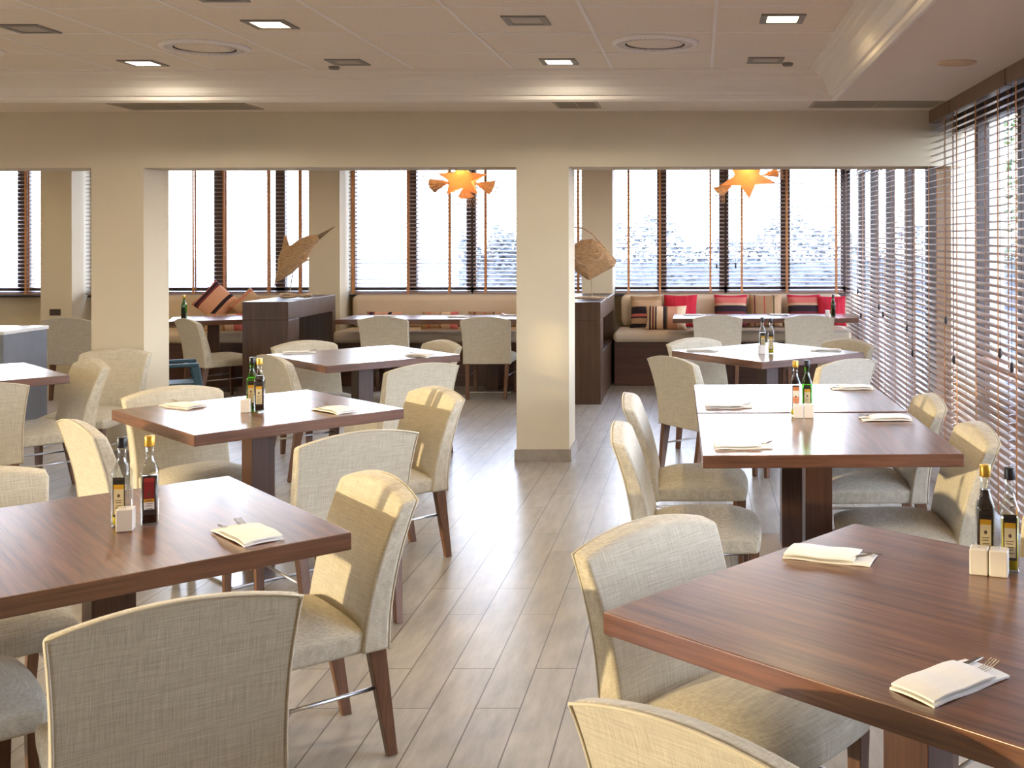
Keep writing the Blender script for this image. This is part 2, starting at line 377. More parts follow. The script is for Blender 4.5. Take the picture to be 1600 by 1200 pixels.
# walls out of frame
LW_ADDED = [(-2.9, -1.2), (-1.0, 0.7), (0.9, 2.6)]  # unseen windows added to let low warm sun in
lw = MB(); lw.box(XL-0.12, XL, YF, YB+0.12, 0, 0.5).box(XL-0.12, XL, YF, YB+0.12, 2.3, ZC+0.3).box(XL-0.12, XL, 2.6, 3.79, 0.5, 2.3).box(XL-0.12, XL, 3.92, YB+0.12, 0.5, 2.3).box(XL-0.12, XL, 3.79, 3.92, 0.5, 1.64).box(XL-0.12, XL, 3.79, 3.92, 2.12, 2.3).box(XL-0.12, XL, YF, -2.9, 0.5, 2.3)  # includes an unseen slit added to throw a sun patch on the middle column
for a, b in ((-1.2, -1.0), (0.7, 0.9)): lw.box(XL-0.12, XL, a, b, 0.5, 2.3)
struct('wall_left', lw, PAINT)
for i, (a, b) in enumerate(LW_ADDED):
    fr = MB().box(XL-0.1, XL-0.02, a, b, 0.5, 0.56).box(XL-0.1, XL-0.02, a, b, 2.24, 2.3).box(XL-0.1, XL-0.02, a, a+0.06, 0.56, 2.24).box(XL-0.1, XL-0.02, b-0.06, b, 0.56, 2.24)
    w_ = struct('window_%d' % (7+i), fr, FRAMEWOOD); box(XL-0.06, XL-0.055, a+0.06, b-0.06, 0.56, 2.24).build('window_pane', GLASSP, w_)
WX0, WX1, WZ0, WZ1 = -3.6, 0.9, 0.9, 2.2
struct('wall_front', box(XL, XR+0.2, YF-0.12, YF, 0, ZC+0.3), PAINT)
# roof over the outer eave
struct('ceiling_roof_slab', box(XL-0.4, XR+0.5, YF-0.4, YB+0.4, ZC+0.3, ZC+0.5), PAINTW)

# ------------------------------------------------------------------ blinds
def blind(axis, a0, a1, pos, z0, z1, tapes, label, group, cords=(), tilt=10, pitch=0.044, val=0.09, inward=-1):
    """a venetian blind hanging in a plane; axis 'x' runs along x at y=pos, axis 'y' runs along y at x=pos"""
    L = a1-a0
    if axis == 'x': root = thing('venetian_blind', label, 'blind', (a0, pos, z0), 0, group)
    else: root = thing('venetian_blind', label, 'blind', (pos, a1, z0), -PI/2, group)      # local x runs to -y, local y points to +x
    H = z1-z0; sl = MB(); n = int((H-val-0.03)/pitch)
    ct, st = math.cos(math.radians(tilt)), math.sin(math.radians(tilt))
    w = 0.024; th = 0.0013
    for i in range(n):
        z = 0.035+i*pitch
        M = Matrix.Translation((0, 0, z)) @ Matrix.Rotation(math.radians(tilt)*(1+0.04*random.uniform(-1, 1)), 4, 'X') @ Matrix.Rotation(random.uniform(-1, 1)*0.0006, 4, 'Y')
        sl.add([(0.004,-w,0),(L-0.004,-w,0),(L-0.004,0,0.003),(0.004,0,0.003),(L-0.004,w,0),(0.004,w,0),
                (0.004,-w,-2*th),(L-0.004,-w,-2*th),(L-0.004,0,0.003-2*th),(0.004,0,0.003-2*th),(L-0.004,w,-2*th),(0.004,w,-2*th)],
               [(0,1,2,3),(3,2,4,5),(9,8,7,6),(11,10,8,9),(0,6,7,1),(4,10,11,5),(0,3,9,6),(3,5,11,9),(1,7,8,2),(2,8,10,4)], M)
    sl.build('slats', SLAT, root)
    box(0, L, -0.035, 0.03, H-val, H).build('valance', mat('valance_wood', (0.16, 0.095, 0.055, 1), 0.4, noise=0.1), root, bev=0.004)
    box(0.002, L-0.002, -0.027, 0.027, 0.0, 0.018).build('bottom_rail', SLAT, root, bev=0.003)
    for t in tapes:
        tt = MB(); tt.box(t-0.011, t+0.011, -0.0285, -0.0275, 0.0, H-val); tt.box(t-0.011, t+0.011, 0.0275, 0.0285, 0.0, H-val)
        tt.build('ladder_tape', TAPE, root)
    for t, zz in cords:
        c = MB().tube([(t, -0.034, zz), (t, -0.034, H-val)], 0.0016, 5); c = c.build('pull_cord', CORD, root)
        MB().lathe([(0.003, zz+0.03), (0.009, zz+0.02), (0.011, zz-0.01), (0.004, zz-0.025)], 8, (t, -0.034)).build('tassel', CORD, c)
    return root
GB = 'brown slatted blinds on the far windows'
YBL = YW-0.17
blind('x', 0.30, 1.60, YBL, ZS+0.0, ZR-0.04, [0.17, 0.67, 1.22], 'far window blind of the right bay, from the corner to its middle post', GB, [(0.10, 0.30)], tilt=17)
blind('x', -0.94, 0.28, YBL, ZS+0.0, ZR-0.04, [0.15, 0.50, 1.06], 'far window blind of the right bay, between the pillar and its middle post', GB, [(1.13, 0.30)], tilt=15)
blind('x', -2.52, -1.30, YBL, ZS+0.0, ZR-0.04, [0.14, 0.70, 1.17], 'far window blind of the middle bay, its right half next to the middle pillar', GB, tilt=15)
blind('x', -3.90, -2.54, YBL, ZS+0.0, ZR-0.04, [0.05, 0.66, 1.12], 'far window blind of the middle bay, its left half beside the fish cabinet', GB, tilt=15)
blind('x', -5.44, -4.28, YBL, ZS+0.0, ZR-0.04, [0.16, 0.65, 1.0], 'far window blind of the left bay, its right half behind the large fish', GB, tilt=4)
blind('x', -6.82, -5.46, YBL, ZS+0.0, ZR-0.04, [0.3, 0.80, 1.2], 'far window blind of the left bay, its left half seen beside the column', GB, [(0.12, 0.42), (0.16, 0.36), (0.2, 0.40)], tilt=7)
blind('x', -8.98, -7.20, YBL, ZS+0.0, ZR-0.04, [0.3, 0.9, 1.5], 'far window blind at the left edge of the picture', GB, tilt=12)
GR = 'brown slatted blinds along the right glazed wall'
seg = [(10.95, 12.12), (9.65, 10.93), (8.33, 9.63), (7.0, 8.31), (5.72, 6.98), (4.44, 5.70), (3.16, 4.42), (1.88, 3.14)]
names = ['far corner blind of the right wall beside the cushioned bench', 'right wall blind second from the far corner', 'right wall blind just beyond the beam with dark tassels',
         'right wall blind hanging under the beam end by the pale outer pillar', 'right wall blind nearer than the beam, at the picture edge', 'right wall blind cut by the right picture edge']
for i, (a, b) in enumerate(seg):
    lb = names[i] if i < 6 else 'right wall blind beside the camera, outside the picture'
    L = b-a
    blind('y', a, b, 1.63, 0.06, ZC, [0.16, L/2, L-0.16], lb, GR, [(0.1, 0.62+0.1*(i % 3)), (L-0.1, 0.95-0.08*(i % 3))] if i < 6 else (), tilt=9+(i % 3)*2)

# ------------------------------------------------------------------ ceiling fittings
def downlight(x, y, on, label, col=(1, .95, .85), e=22, dots=None):
    r = thing('ceiling_downlight', label, 'ceiling light', (x, y, ZT), 0, 'square recessed downlights in the tiled ceiling')
    s = 0.105; t = 0.032
    m = MB(); m.box(-s, s, -s, -s+t, -0.007, 0).box(-s, s, s-t, s, -0.007, 0).box(-s, -s+t, -s+t, s-t, -0.007, 0).box(s-t, s, -s+t, s-t, -0.007, 0)
    m.build('trim_ring', LAMPGREY, r)
    if on:
        dm = mat('diffuser_%d' % int(col[2]*100), (1, 1, 1, 1), 0.5, emit=(*col, 1), estr=14)
    else: dm = mat('diffuser_off', (0.42, 0.37, 0.33, 1), 0.35)
    box(-s+t, s-t, -s+t, s-t, -0.004, 0).build('diffuser', dm, r)
    if on:
        ld = bpy.data.lights.new('downlight_lamp', 'SPOT'); ld.energy = e; ld.color = col; ld.spot_size = math.radians(172); ld.spot_blend = 0.6; ld.shadow_soft_size = 0.06
        lo = bpy.data.objects.new('lamp', ld); COL.objects.link(lo); lo.parent = r; lo.location = (0, 0, -0.012)
    return r
WARM = (1.0, 0.77, 0.42); NEUT = (1.0, 0.90, 0.74)
downlight(0.398, 5.23, True, 'warm lit square downlight at the right of the ceiling', WARM)
downlight(-2.09, 5.34, True, 'warm lit square downlight at the left of the ceiling', WARM)
downlight(-3.30, 6.50, True, 'white lit square downlight near the left end of the cornice', NEUT, 28)
downlight(-0.83, 6.48, True, 'white lit square downlight near the middle of the cornice', NEUT, 28)
downlight(-0.83, 5.26, False, 'unlit square downlight at the top centre of the ceiling')
downlight(-2.08, 6.48, False, 'unlit square downlight between the two white lit ones')
downlight(0.39, 6.44, False, 'unlit square downlight nearest the cornice corner')
downlight(-3.33, 5.44, False, 'half dark square downlight at the top left of the ceiling')
downlight(-2.08, 4.72, False, 'unlit square downlight cut by the top edge left of centre')
for x in (-3.33, -2.08, -0.83, 0.40):  # unseen fittings added overhead, the farther rows lit for warm fill
    for y in (3.9, 2.6, 1.3, 0.0, -1.3):
        downlight(x, y, y > 2, 'added square downlight overhead, unseen above the picture', WARM, 17)
for x in (-4.56, -5.79, -7.02, -8.1):  # unseen fittings added to bring warm light from the left
    for y in (1.3, 2.6, 3.9, 5.2):
        downlight(x, y, True, 'added warm square downlight over the left side, unseen outside the picture', WARM, 20)
for x in (-8.0, -5.4, -2.6, 0.35):  # unseen fittings added to brighten the rear bay
    for y in (8.9, 10.9):
        r_ = downlight(x, y, True, 'added warm square downlight over the window benches, unseen above the beam', WARM, 26); r_.location.z = ZR
def diffuser(x, y, label):
    r = thing('round_air_diffuser', label, 'air vent', (x, y, ZT), 0, 'round air diffusers in the tiled ceiling')
    MB().lathe([(0.235, 0.0), (0.232, -0.010), (0.215, -0.020), (0.205, -0.018), (0.198, -0.002)], 40).build('outer_ring', RAIL, r, smooth=True)
    MB().lathe([(0.20, 0.0), (0.20, -0.003), (0.185, -0.003), (0.001, -0.003)], 40).build('slot', DARKV, r)
    fn = MB()
    for k in range(40):
        a = 2*PI*k/40
        fn.box(-0.004, 0.004, 0.160, 0.203, -0.015, -0.011, Matrix.Rotation(a, 4, 'Z'))
    fn.build('fins', RAIL, r)
    MB().lathe([(0.150, -0.005), (0.151, -0.008), (0.10, -0.011), (0.001, -0.012)], 40).build('centre_plate', TILEC, r, smooth=True)
diffuser(-0.236, 5.86, 'round air diffuser in the ceiling right of centre')
diffuser(-2.69, 5.96, 'round air diffuser in the ceiling left of centre')
diffuser(-4.08, 6.0, 'round air diffuser cut by the left picture edge')
def slot_vent(x0, x1, y, label):
    r = thing('slot_air_vent', label, 'air vent', ((x0+x1)/2, y, ZC), 0, 'slot vents in the soffit')
    L = (x1-x0)/2
    m = MB(); m.box(-L, L, -0.165, -0.15, -0.006, 0).box(-L, L, 0.15, 0.165, -0.006, 0).box(-L, -L+0.02, -0.15, 0.15, -0.006, 0).box(L-0.02, L, -0.15, 0.15, -0.006, 0).box(-0.006, 0.006, -0.15, 0.15, -0.006, 0)
    m.build('vent_frame', mat('vent_frame_metal', (0.42, 0.36, 0.28, 1), 0.5), r)
    box(-L+0.02, L-0.02, -0.15, 0.15, -0.002, 0).build('backing', DARKV, r)
    m = MB()
    for k in range(-7, 8): m.box(-L+0.02, L-0.02, k*0.02-0.006, k*0.02+0.004, -0.005, -0.001)
    m.build('louvre_blades', VENTM, r)
slot_vent(-3.84, -2.95, 7.26, 'long grey slot vent in the soffit above the left column')
slot_vent(0.74, 1.585, 7.22, 'long grey slot vent in the soffit beside the right blinds')
slot_vent(-0.95, -0.66, 7.22, 'short slot vent in the soffit above the middle column')
sp = thing('ceiling_speaker', 'round beige speaker cover on the right soffit', 'speaker', (1.30, 5.53, ZC))
MB().lathe([(0.098, 0.0), (0.098, -0.004), (0.090, -0.008), (0.086, -0.006)], 32).build('speaker_ring', SPKM, sp, smooth=True)
MB().lathe([(0.086, -0.002), (0.084, -0.006), (0.04, -0.008), (0.001, -0.009)], 32).build('grille', mat('speaker_grille', (0.66, 0.50, 0.33, 1), 0.7, noise=0.1, nscale=200), sp, smooth=True)
for x, y, lb in ((0.53, 6.56, 'small dark ceiling sensor beside the downlight nearest the cornice corner'), (-2.22, 6.66, 'small dark ceiling sensor beside the unlit downlight left of centre')):
    tag(MB().lathe([(0.033, 0.0), (0.033, -0.01), (0.026, -0.018), (0.001, -0.019)], 20, (0, 0)).build('ceiling_sensor', LAMPGREY, None, loc=(x, y, ZT), smooth=True), lb, 'sensor', 'small round ceiling sensors')
tag(box(-0.06, 0.06, -0.008, 0, -0.035, 0.035).build('wall_switch_plate', mat('dark_plate', (0.05, 0.03, 0.025, 1), 0.4), None, loc=(-7.02, YW-0.42, 0.76), bev=0.004), 'small dark brown wall plate on the far left pillar', 'wall plate')

# ------------------------------------------------------------------ dining chair
def make_chair():
    root = thing('dining_chair', 'x', 'chair')
    # back panel
    nx, nz = 10, 12; B = MB(); v = []; f = []
    def pt(u, t, front):
        z0 = 0.335; ztop = 0.768 + 0.036*(1-(2*u-1)**2)
        z = z0 + (ztop-z0)*t
        hw = 0.232 - 0.005*math.sin(t*PI) + 0.013*t*t
        x = (2*u-1)*hw
        yr = -0.236 - 0.085*t**1.9
        th = 0.085 - 0.030*t
        yc = -0.012*(1-(2*u-1)**2)*t
        return (x, yr + yc + (th if front else 0), z - (0.010*t if front else 0))
    idx = {}
    for s in (0, 1):
        for i in range(nx+1):
            for j in range(nz+1):
                idx[s, i, j] = len(v); v.append(pt(i/nx, j/nz, s))
    for i in range(nx):
        for j in range(nz):
            f.append((idx[0,i,j], idx[0,i,j+1], idx[0,i+1,j+1], idx[0,i+1,j])[::-1])
            f.append((idx[1,i,j], idx[1,i+1,j], idx[1,i+1,j+1], idx[1,i,j+1])[::-1])
    for i in range(nx):
        f.append((idx[0,i,0], idx[0,i+1,0], idx[1,i+1,0], idx[1,i,0])[::-1]); f.append((idx[0,i,nz], idx[1,i,nz], idx[1,i+1,nz], idx[0,i+1,nz])[::-1])
    for j in range(nz):
        f.append((idx[0,0,j], idx[1,0,j], idx[1,0,j+1], idx[0,0,j+1])[::-1]); f.append((idx[0,nx,j], idx[0,nx,j+1], idx[1,nx,j+1], idx[1,nx,j])[::-1])
    B.add(v, f); bk = B.build('backrest', LINEN, root, bev=0.013, seg=3)
    path = [pt(0, j/nz, 0) for j in range(nz+1)] + [pt(i/nx, 1, 0) for i in range(1, nx+1)] + [pt(1, j/nz, 0) for j in range(nz-1, -1, -1)]
    path = [(x*0.985, y+0.001, z-0.004 if z > 0.75 else z) for x, y, z in path]
    MB().tube(path, 0.0032, 6).build('piping', PIPING, bk, smooth=True)
    # seat
    S = MB(); v = []; f = []; n = 12
    for i in range(n+1):
        for j in range(n+1):
            u = 2*i/n-1; t = j/n
            hw = 0.222 + 0.012*t
            y = -0.18 + 0.445*t - 0.018*(u*u)*t**4
            z = 0.400 + 0.052*(1-abs(u)**3.5)*(1-abs(2*t-1)**3.5) - 0.004*t
            v.append((u*hw, y, z))
    for i in range(n):
        for j in range(n):
            a = i*(n+1)+j; f.append((a, a+n+1, a+n+2, a+1))
    nb = len(v)
    ring = [i*(n+1) for i in range(n+1)] + [n*(n+1)+j for j in range(1, n+1)] + [i*(n+1)+n for i in range(n-1, -1, -1)] + [j for j in range(n-1, 0, -1)]
    for r in ring: x, y, z = v[r]; v.append((x*0.985, y*0.985-0.002, 0.335))
    m = len(ring)
    for k in range(m): f.append((ring[k], nb+k, nb+(k+1) % m, ring[(k+1) % m]))
    f.append(tuple(nb+k for k in range(m))[::-1])
    f = [t_[::-1] if len(t_) == 4 and min(t_) < nb <= max(t_) else t_ for t_ in f]
    S.add(v, f); S.build('seat', LINEN, root, bev=0.014, seg=3)
    for sx in (-1, 1):
        MB().frust((sx*0.180, -0.262, 0), 0.014, 0.015, (sx*0.192, -0.206, 0.345), 0.020, 0.026).build('leg', LEGWOOD, root, bev=0.003)
        MB().frust((sx*0.200, 0.222, 0), 0.014, 0.014, (sx*0.204, 0.222, 0.345), 0.021, 0.021).build('leg', LEGWOOD, root, bev=0.003)
    for sx in (-1, 1):
        MB().tube([(sx*0.187, -0.215, 0.215), (sx*0.202, 0.215, 0.215)], 0.006, 10).build('side_rod', STEEL, root, smooth=True)
    return root
CH0 = make_chair(); _used = [False]
def chair(bx, by, ang, label, group):
    """bx,by: the middle of the back's top rear edge; ang: the way it faces, degrees from +x"""
    o = CH0 if not _used[0] else copy_tree(CH0); _used[0] = True
    a = math.radians(ang); fx, fy = math.cos(a), math.sin(a)
    o.location = (bx+fx*0.325, by+fy*0.325, 0); o.rotation_euler = (0, 0, a-PI/2)
    o['label'] = label; o['group'] = group
    return o
G = 'cream upholstered dining chairs'
chair(-1.065, 2.25, 124, 'large cream chair in the foreground at bottom left, back to the camera', G)
chair(-0.99, 3.46, 219, 'cream chair at the right end of the front left table, seat towards us', G)
chair(-2.18, 2.48, 42, 'cream chair at the lower left edge with only its seat corner showing', G)
chair(-2.40, 3.55, 311.5, 'cream chair cut by the left edge, behind the front left table', G)
chair(-2.58, 4.50, 45, 'cream chair edge-on behind the two bottles of the front left table', G)
chair(-1.31, 4.24, 131, 'cream chair turned away from us between the front left and second left tables', G)
chair(-1.30, 5.50, 222, 'cream chair facing us on the aisle floor right of the second left table', G)
chair(-2.68, 5.55, 318, 'cream chair behind the second left table, seen under and over its top', G)
chair(-1.65, 6.57, 135, 'cream chair back standing in front of the third left table, near the middle column', G)
chair(-1.88, 8.09, 223.5, 'cream chair whose rounded top shows behind the right corner of the third left table', G)
chair(-2.78, 7.06, 43.5, 'cream chair at the left of the third left table, behind the green bottle', G)
chair(-2.92, 8.06, 314, 'cream chair behind the third left table, in front of the dark fish cabinet', G)
chair(-0.197, 6.93, 38, 'cream chair with visible legs left of the tilted right table, on the open aisle', G)
chair(-0.06, 8.22, 308.5, 'cream chair behind the left side of the tilted right table', G)
chair(0.93, 6.76, 128.5, 'cream chair in front of the right side of the tilted right table, back to us', G)
chair(1.12, 8.12, 218.5, 'cream chair behind the tilted right table, close to the blinds', G)
chair(-0.345, 4.40, 1, 'nearer of the two cream chairs on the aisle side of the double table', G)
chair(-0.36, 5.24, 1, 'farther of the two cream chairs on the aisle side of the double table', G)
chair(1.135, 4.37, 181, 'nearer of the two cream chairs between the double table and the blinds', G)
chair(1.12, 5.20, 181, 'farther of the two cream chairs between the double table and the blinds', G)
chair(-0.158, 2.885, 318, 'cream chair at the far left side of the large front right table', G)
chair(-0.035, 1.675, 51, 'cream chair cut by the bottom edge, back towards us at the front right table', G)
chair(1.13, 2.98, 228, 'cream chair cut by the right edge behind the dark bottles', G)
chair(-3.76, 5.69, 133, 'cream chair cut by the left edge, back to us at the far left table', G)
chair(-3.78, 6.86, 228, 'cream chair at the right of the far left table, standing before the left column', G)
chair(-4.0, 7.53, 268, 'cream chair standing against the front of the left column', G)
chair(-6.08, 10.5, 90, 'cream chair in shade by the far left pillar, back to us', G)
chair(-4.87, 10.35, 48, 'cream chair at the bench table behind the left column, above the blue child seat', G)
GBK = 'cream chairs facing the window benches'
chair(-3.06, 10.55, 90, 'cream chair at the middle bench table, the one on its left', GBK)
chair(-2.06, 10.5, 90, 'cream chair at the middle bench table, the one near the middle column', GBK)
chair(0.175, 10.66, 90, 'cream chair at the right bench table, the one on its left', GBK)
chair(1.07, 10.66, 90, 'cream chair at the right bench table, the one nearer the blinds', GBK)

# ------------------------------------------------------------------ tables
def table(x, y, ang, label, s=0.96, sy=None, group='square dark wood pedestal tables', cols=((0, 0),), name='dining_table', base=True):
    sy = sy or s
    r = thing(name, label, 'table', (x, y, 0), math.radians(ang), group)
    tp = box(-s/2, s/2, -sy/2, sy/2, 0.702, 0.75).build('tabletop', SAPELE, r, bev=0.003)
    tp.data.materials.append(SAPELE_X)
    for p_ in tp.data.polygons:
        if abs(p_.normal.y) > 0.5: p_.material_index = 1
    for cx, cy in cols:
        c = box(cx-0.055, cx+0.055, cy-0.055, cy+0.055, 0.012, 0.69).build('pedestal', COLWOOD, r, bev=0.003)
        box(cx-0.19, cx+0.19, cy-0.19, cy+0.19, 0.69, 0.702).build('top_plate', mat('black_steel_plate', (0.03, 0.03, 0.03, 1), 0.4, metal=0.6), c)
        box(cx-0.21, cx+0.21, cy-0.21, cy+0.21, 0.0, 0.012).build('base_plate', STEEL, r, bev=0.003)
    return r
table(-1.620, 3.00, 41.8, 'dark wood table at the front left with two bottles and a white shaker')
table(-2.065, 5.12, 46.1, 'second left table, tilted, with a green and a dark bottle')
table(-2.33, 7.56, 43.8, 'third left table, farthest of the tilted left ones, with napkins only')
table(0.475, 7.72, 38.7, 'tilted square table on the right near the blinds, lozenge shaped to the eye')
table(0.480, 4.49, 1.2, 'nearer of the two tables pushed together on the right', )
table(0.459, 5.482, 1.2, 'farther of the two tables pushed together on the right')
table(0.471, 2.367, 48.5, 'large reddish brown table at the front right corner', )
table(-4.38, 6.43, 45.5, 'table cut by the left picture edge before the left column')
GT = 'wooden tables along the window benches'
table(0.66, 11.26, 0, 'long wooden table before the cushioned bench on the right', 1.86, 0.66, GT, ((-0.5, 0), (0.5, 0)), 'bench_table')
table(-2.66, 11.22, 0, 'long wooden table before the middle window bench', 1.96, 0.66, GT, ((-0.55, 0), (0.55, 0)), 'bench_table')
table(-4.95, 11.15, 22, 'small wooden table before the left window bench, beside the large fish cabinet', 0.80, 0.72, GT, name='bench_table')

# ------------------------------------------------------------------ benches, cushions
def bench(x0, x1, label):
    r = thing('window_bench', label, 'bench', ((x0+x1)/2, 11.8, 0), 0, 'upholstered benches under the far windows'); L = (x1-x0)/2
    box(-L, L, -0.27, 0.54, 0, 0.455).build('bench_base', BASEWOOD, r, bev=0.004)
    box(-L-0.01, L, -0.31, 0.36, 0.455, 0.575).build('seat_cushion', CREAM, r, bev=0.05, seg=5)
    box(-L+0.03, L-0.02, 0.30, 0.50, 0.575, 0.935).build('back_cushion', CREAM, r, bev=0.07, seg=5)
bench(-0.90, 1.60, 'cream bench with cushions under the right far windows')
bench(-3.88, -1.30, 'cream bench under the middle far windows')
bench(-6.5, -4.30, 'cream bench under the left far windows beside the fish cabinet')
RED = rgb(190, 30, 52); PINK = rgb(205, 110, 100); BEI = rgb(190, 155, 120); BLK = rgb(40, 25, 35); TAN = rgb(165, 130, 95); CRM = rgb(225, 195, 160); GRN = rgb(90, 75, 45); MAR = rgb(110, 40, 45)
sm_redp = stripe_mat('red_weave', [(0, RED), (0.30, rgb(175, 25, 50)), (0.36, RED), (0.66, rgb(200, 45, 65)), (0.72, RED)])
sm_pinkblk = stripe_mat('pink_black_weave', [(0, MAR), (0.45, BLK), (0.62, rgb(200, 160, 130)), (0.68, PINK), (0.85, RED)], 'Z')
sm_tan = stripe_mat('tan_weave', [(0, TAN), (0.18, MAR), (0.22, TAN), (0.45, rgb(180, 60, 60)), (0.48, TAN), (0.7, GRN), (0.74, BEI)])
sm_beiblk = stripe_mat('beige_black_weave', [(0, BLK), (0.15, BEI), (0.30, BLK), (0.34, PINK), (0.42, BLK), (0.62, BEI), (0.8, TAN)], 'Z')
sm_front = stripe_mat('cream_striped_weave', [(0, CRM), (0.05, BLK), (0.09, BEI), (0.13, MAR), (0.17, BEI), (0.21, BLK), (0.25, CRM), (0.42, BLK), (0.50, GRN), (0.54, rgb(205, 150, 120)), (0.8, CRM)])
sm_diag = stripe_mat('peach_black_weave', [(0, BLK), (0.08, PINK), (0.12, BLK), (0.2, MAR), (0.26, rgb(215, 160, 130)), (0.62, BLK), (0.72, rgb(215, 160, 130))])
sm_beige = stripe_mat('beige_pink_weave', [(0, BEI), (0.2, PINK), (0.25, BEI), (0.5, TAN), (0.56, CRM), (0.8, PINK)])
def cushion(x, y, z, w, h, m, label, rot=0, lean=-14, t=0.06, g='throw cushions on the benches'):
    n = 8; out = []
    for sx, sy, ex, ey in ((-1, -1, 1, -1), (1, -1, 1, 1), (1, 1, -1, 1), (-1, 1, -1, -1)):
        for k in range(n):
            u = k/n; a, b = sx+(ex-sx)*u, sy+(ey-sy)*u
            pin = 1-0.07*math.sin(u*PI)
            if sy == ey: b *= pin
            else: a *= pin
            out.append((a*w/2, b*h/2))
    o = MB().puff(out, t).build('throw_cushion', m, None, smooth=True)
    o.location = (x, y, z); o.rotation_euler = (math.radians(lean), math.radians(rot), 0)
    return tag(o, label, 'cushion', g)
yc = 11.98
cushion(-0.58, yc, 0.75, 0.36, 0.36, sm_beiblk, 'beige and black banded cushion at the left end of the right bench')
cushion(-0.21, yc, 0.76, 0.37, 0.36, sm_redp, 'red cushion leaning just right of the beige and black one')
cushion(0.34, yc, 0.76, 0.37, 0.36, sm_pinkblk, 'pink and black cushion left of the tan striped one, third from the left')
cushion(0.72, yc, 0.76, 0.37, 0.36, sm_tan, 'tan cushion with thin red stripes in the middle of the right bench')
cushion(1.14, yc, 0.76, 0.37, 0.36, sm_pinkblk, 'pink and black cushion right of the tan striped one')
cushion(1.44, yc-0.03, 0.755, 0.32, 0.34, sm_redp, 'red cushion at the corner by the blinds, behind the small bottle')
cushion(-0.36, 11.74, 0.70, 0.44, 0.27, sm_front, 'cream lumbar cushion with dark vertical stripes on the bench seat', lean=-20)
cushion(-2.80, 11.80, 0.675, 0.40, 0.19, sm_beige, 'beige and pink cushion at the middle bench, seen under the table')
cushion(-2.30, 11.80, 0.675, 0.40, 0.19, sm_tan, 'tan striped cushion at the middle bench, right of the beige one')
cushion(-1.60, 11.80, 0.675, 0.36, 0.19, sm_redp, 'red cushion at the middle bench next to the middle column')
cushion(-3.40, 11.80, 0.675, 0.38, 0.19, sm_diag, 'peach cushion with black stripes at the left of the middle bench')
cushion(-5.28, yc-0.02, 0.86, 0.36, 0.36, sm_diag, 'peach and black striped cushion standing on its corner on the left bench', rot=40)
cushion(-4.92, yc-0.02, 0.82, 0.30, 0.30, sm_beige, 'small beige cushion standing on its corner right of the striped one', rot=45)
cushion(-5.08, 11.72, 0.66, 0.44, 0.20, sm_beige, 'beige patterned cushion lying on the left bench under the table', lean=-25)

# ------------------------------------------------------------------ cabinets
def cabinet(x0, x1, y0, y1, H, label):
    r = thing('divider_cabinet', label, 'cabinet', ((x0+x1)/2, (y0+y1)/2, 0), 0, 'dark wood divider cabinets'); a = (x1-x0)/2; b = (y1-y0)/2
    box(-a, a, -b, -b+0.28, 0, H-0.17).build('front_block', CABWOOD, r, bev=0.003)
    box(-a, a, b-0.10, b, 0, H-0.17).build('rear_panel', CABWOOD, r, bev=0.003)
    box(-a+0.01, a-0.01, -b+0.28, b-0.10, 0, 0.46).build('lower_body', CABWOOD, r, bev=0.003)
    box(-a, a, -b, b, H-0.17, H).build('top_slab', CABWOOD, r, bev=0.004)
    return r
cabinet(-4.27, -3.84, 10.22, 11.55, 0.965, 'dark wood divider cabinet carrying the large spear-tailed straw fish')
cabinet(-1.36, -0.925, 10.22, 11.9, 0.955, 'dark wood divider cabinet right of the middle column, carrying the diamond shaped straw fish')
gc = thing('service_counter', 'low grey counter with a white top cut by the left picture edge', 'counter', (-6.3, 9.25, 0))
box(-0.62, 0.61, -0.3, 0.3, 0, 0.77).build('counter_body', GREYCAB, gc, bev=0.004)
box(-0.63, 0.62, -0.31, 0.31, 0.77, 0.80).build('counter_top', mat('white_counter_top', (0.8, 0.8, 0.8, 1), 0.2), gc, bev=0.004)

# ------------------------------------------------------------------ straw fish sculptures
K1 = 10.75/1711
def P1(px, py): return ((px-470)*K1, 1.54-(py-374)*K1)
f1 = thing('straw_fish_sculpture', 'large woven straw fish with a long pointed spear, leaning on the left divider cabinet', 'sculpture', ((470-1093)*K1, 10.75, 0))
body = [(499, 366), (484, 366), (469, 371), (456, 381), (446, 384), (440, 389), (434.5, 405), (433.5, 425), (430, 440), (438, 437), (455, 427), (467, 416), (480, 404), (490, 386), (501, 371)]
bp = [P1(*p) for p in body]
MB().puff(bp, 0.085).build('fish_body', STRAW, f1)
s0 = P1(497, 370); s1 = P1(523, 353)
MB().tube([(s0[0], 0, s0[1]), ((s0[0]+s1[0])/2, 0, (s0[1]+s1[1])/2), (s1[0], 0, s1[1])], 0.026, 10, 0.003).build('spear', mat('dark_straw', (0.22, 0.15, 0.08, 1), 0.7, noise=0.3, nscale=40), f1, smooth=True)
def fin(mb, pts, y0, y1):
    n = len(pts); v = [(x, y0, z) for x, z in pts]+[(x, y1, z) for x, z in pts]
    return mb.add(v, [tuple(range(n)), tuple(range(2*n-1, n-1, -1))]+[(i+n, (i+1) % n+n, (i+1) % n, i) for i in range(n)])
fin(MB(), [P1(*p) for p in ((441, 388), (444.5, 366), (448, 369), (452, 383))], -0.012, 0.012).build('dorsal_fin', STRAW, f1)
fin(MB(), [P1(*p) for p in ((468, 411), (478, 403), (488, 404), (475, 410))], -0.05, -0.03).build('side_fin', STRAW, f1)
MB().tube([(P1(433, 425)[0], 0, P1(433, 425)[1]), (P1(429, 446)[0], 0, P1(429, 446)[1])], 0.012, 8, 0.005).build('tail', STRAW, f1)
z1_ = 0.968
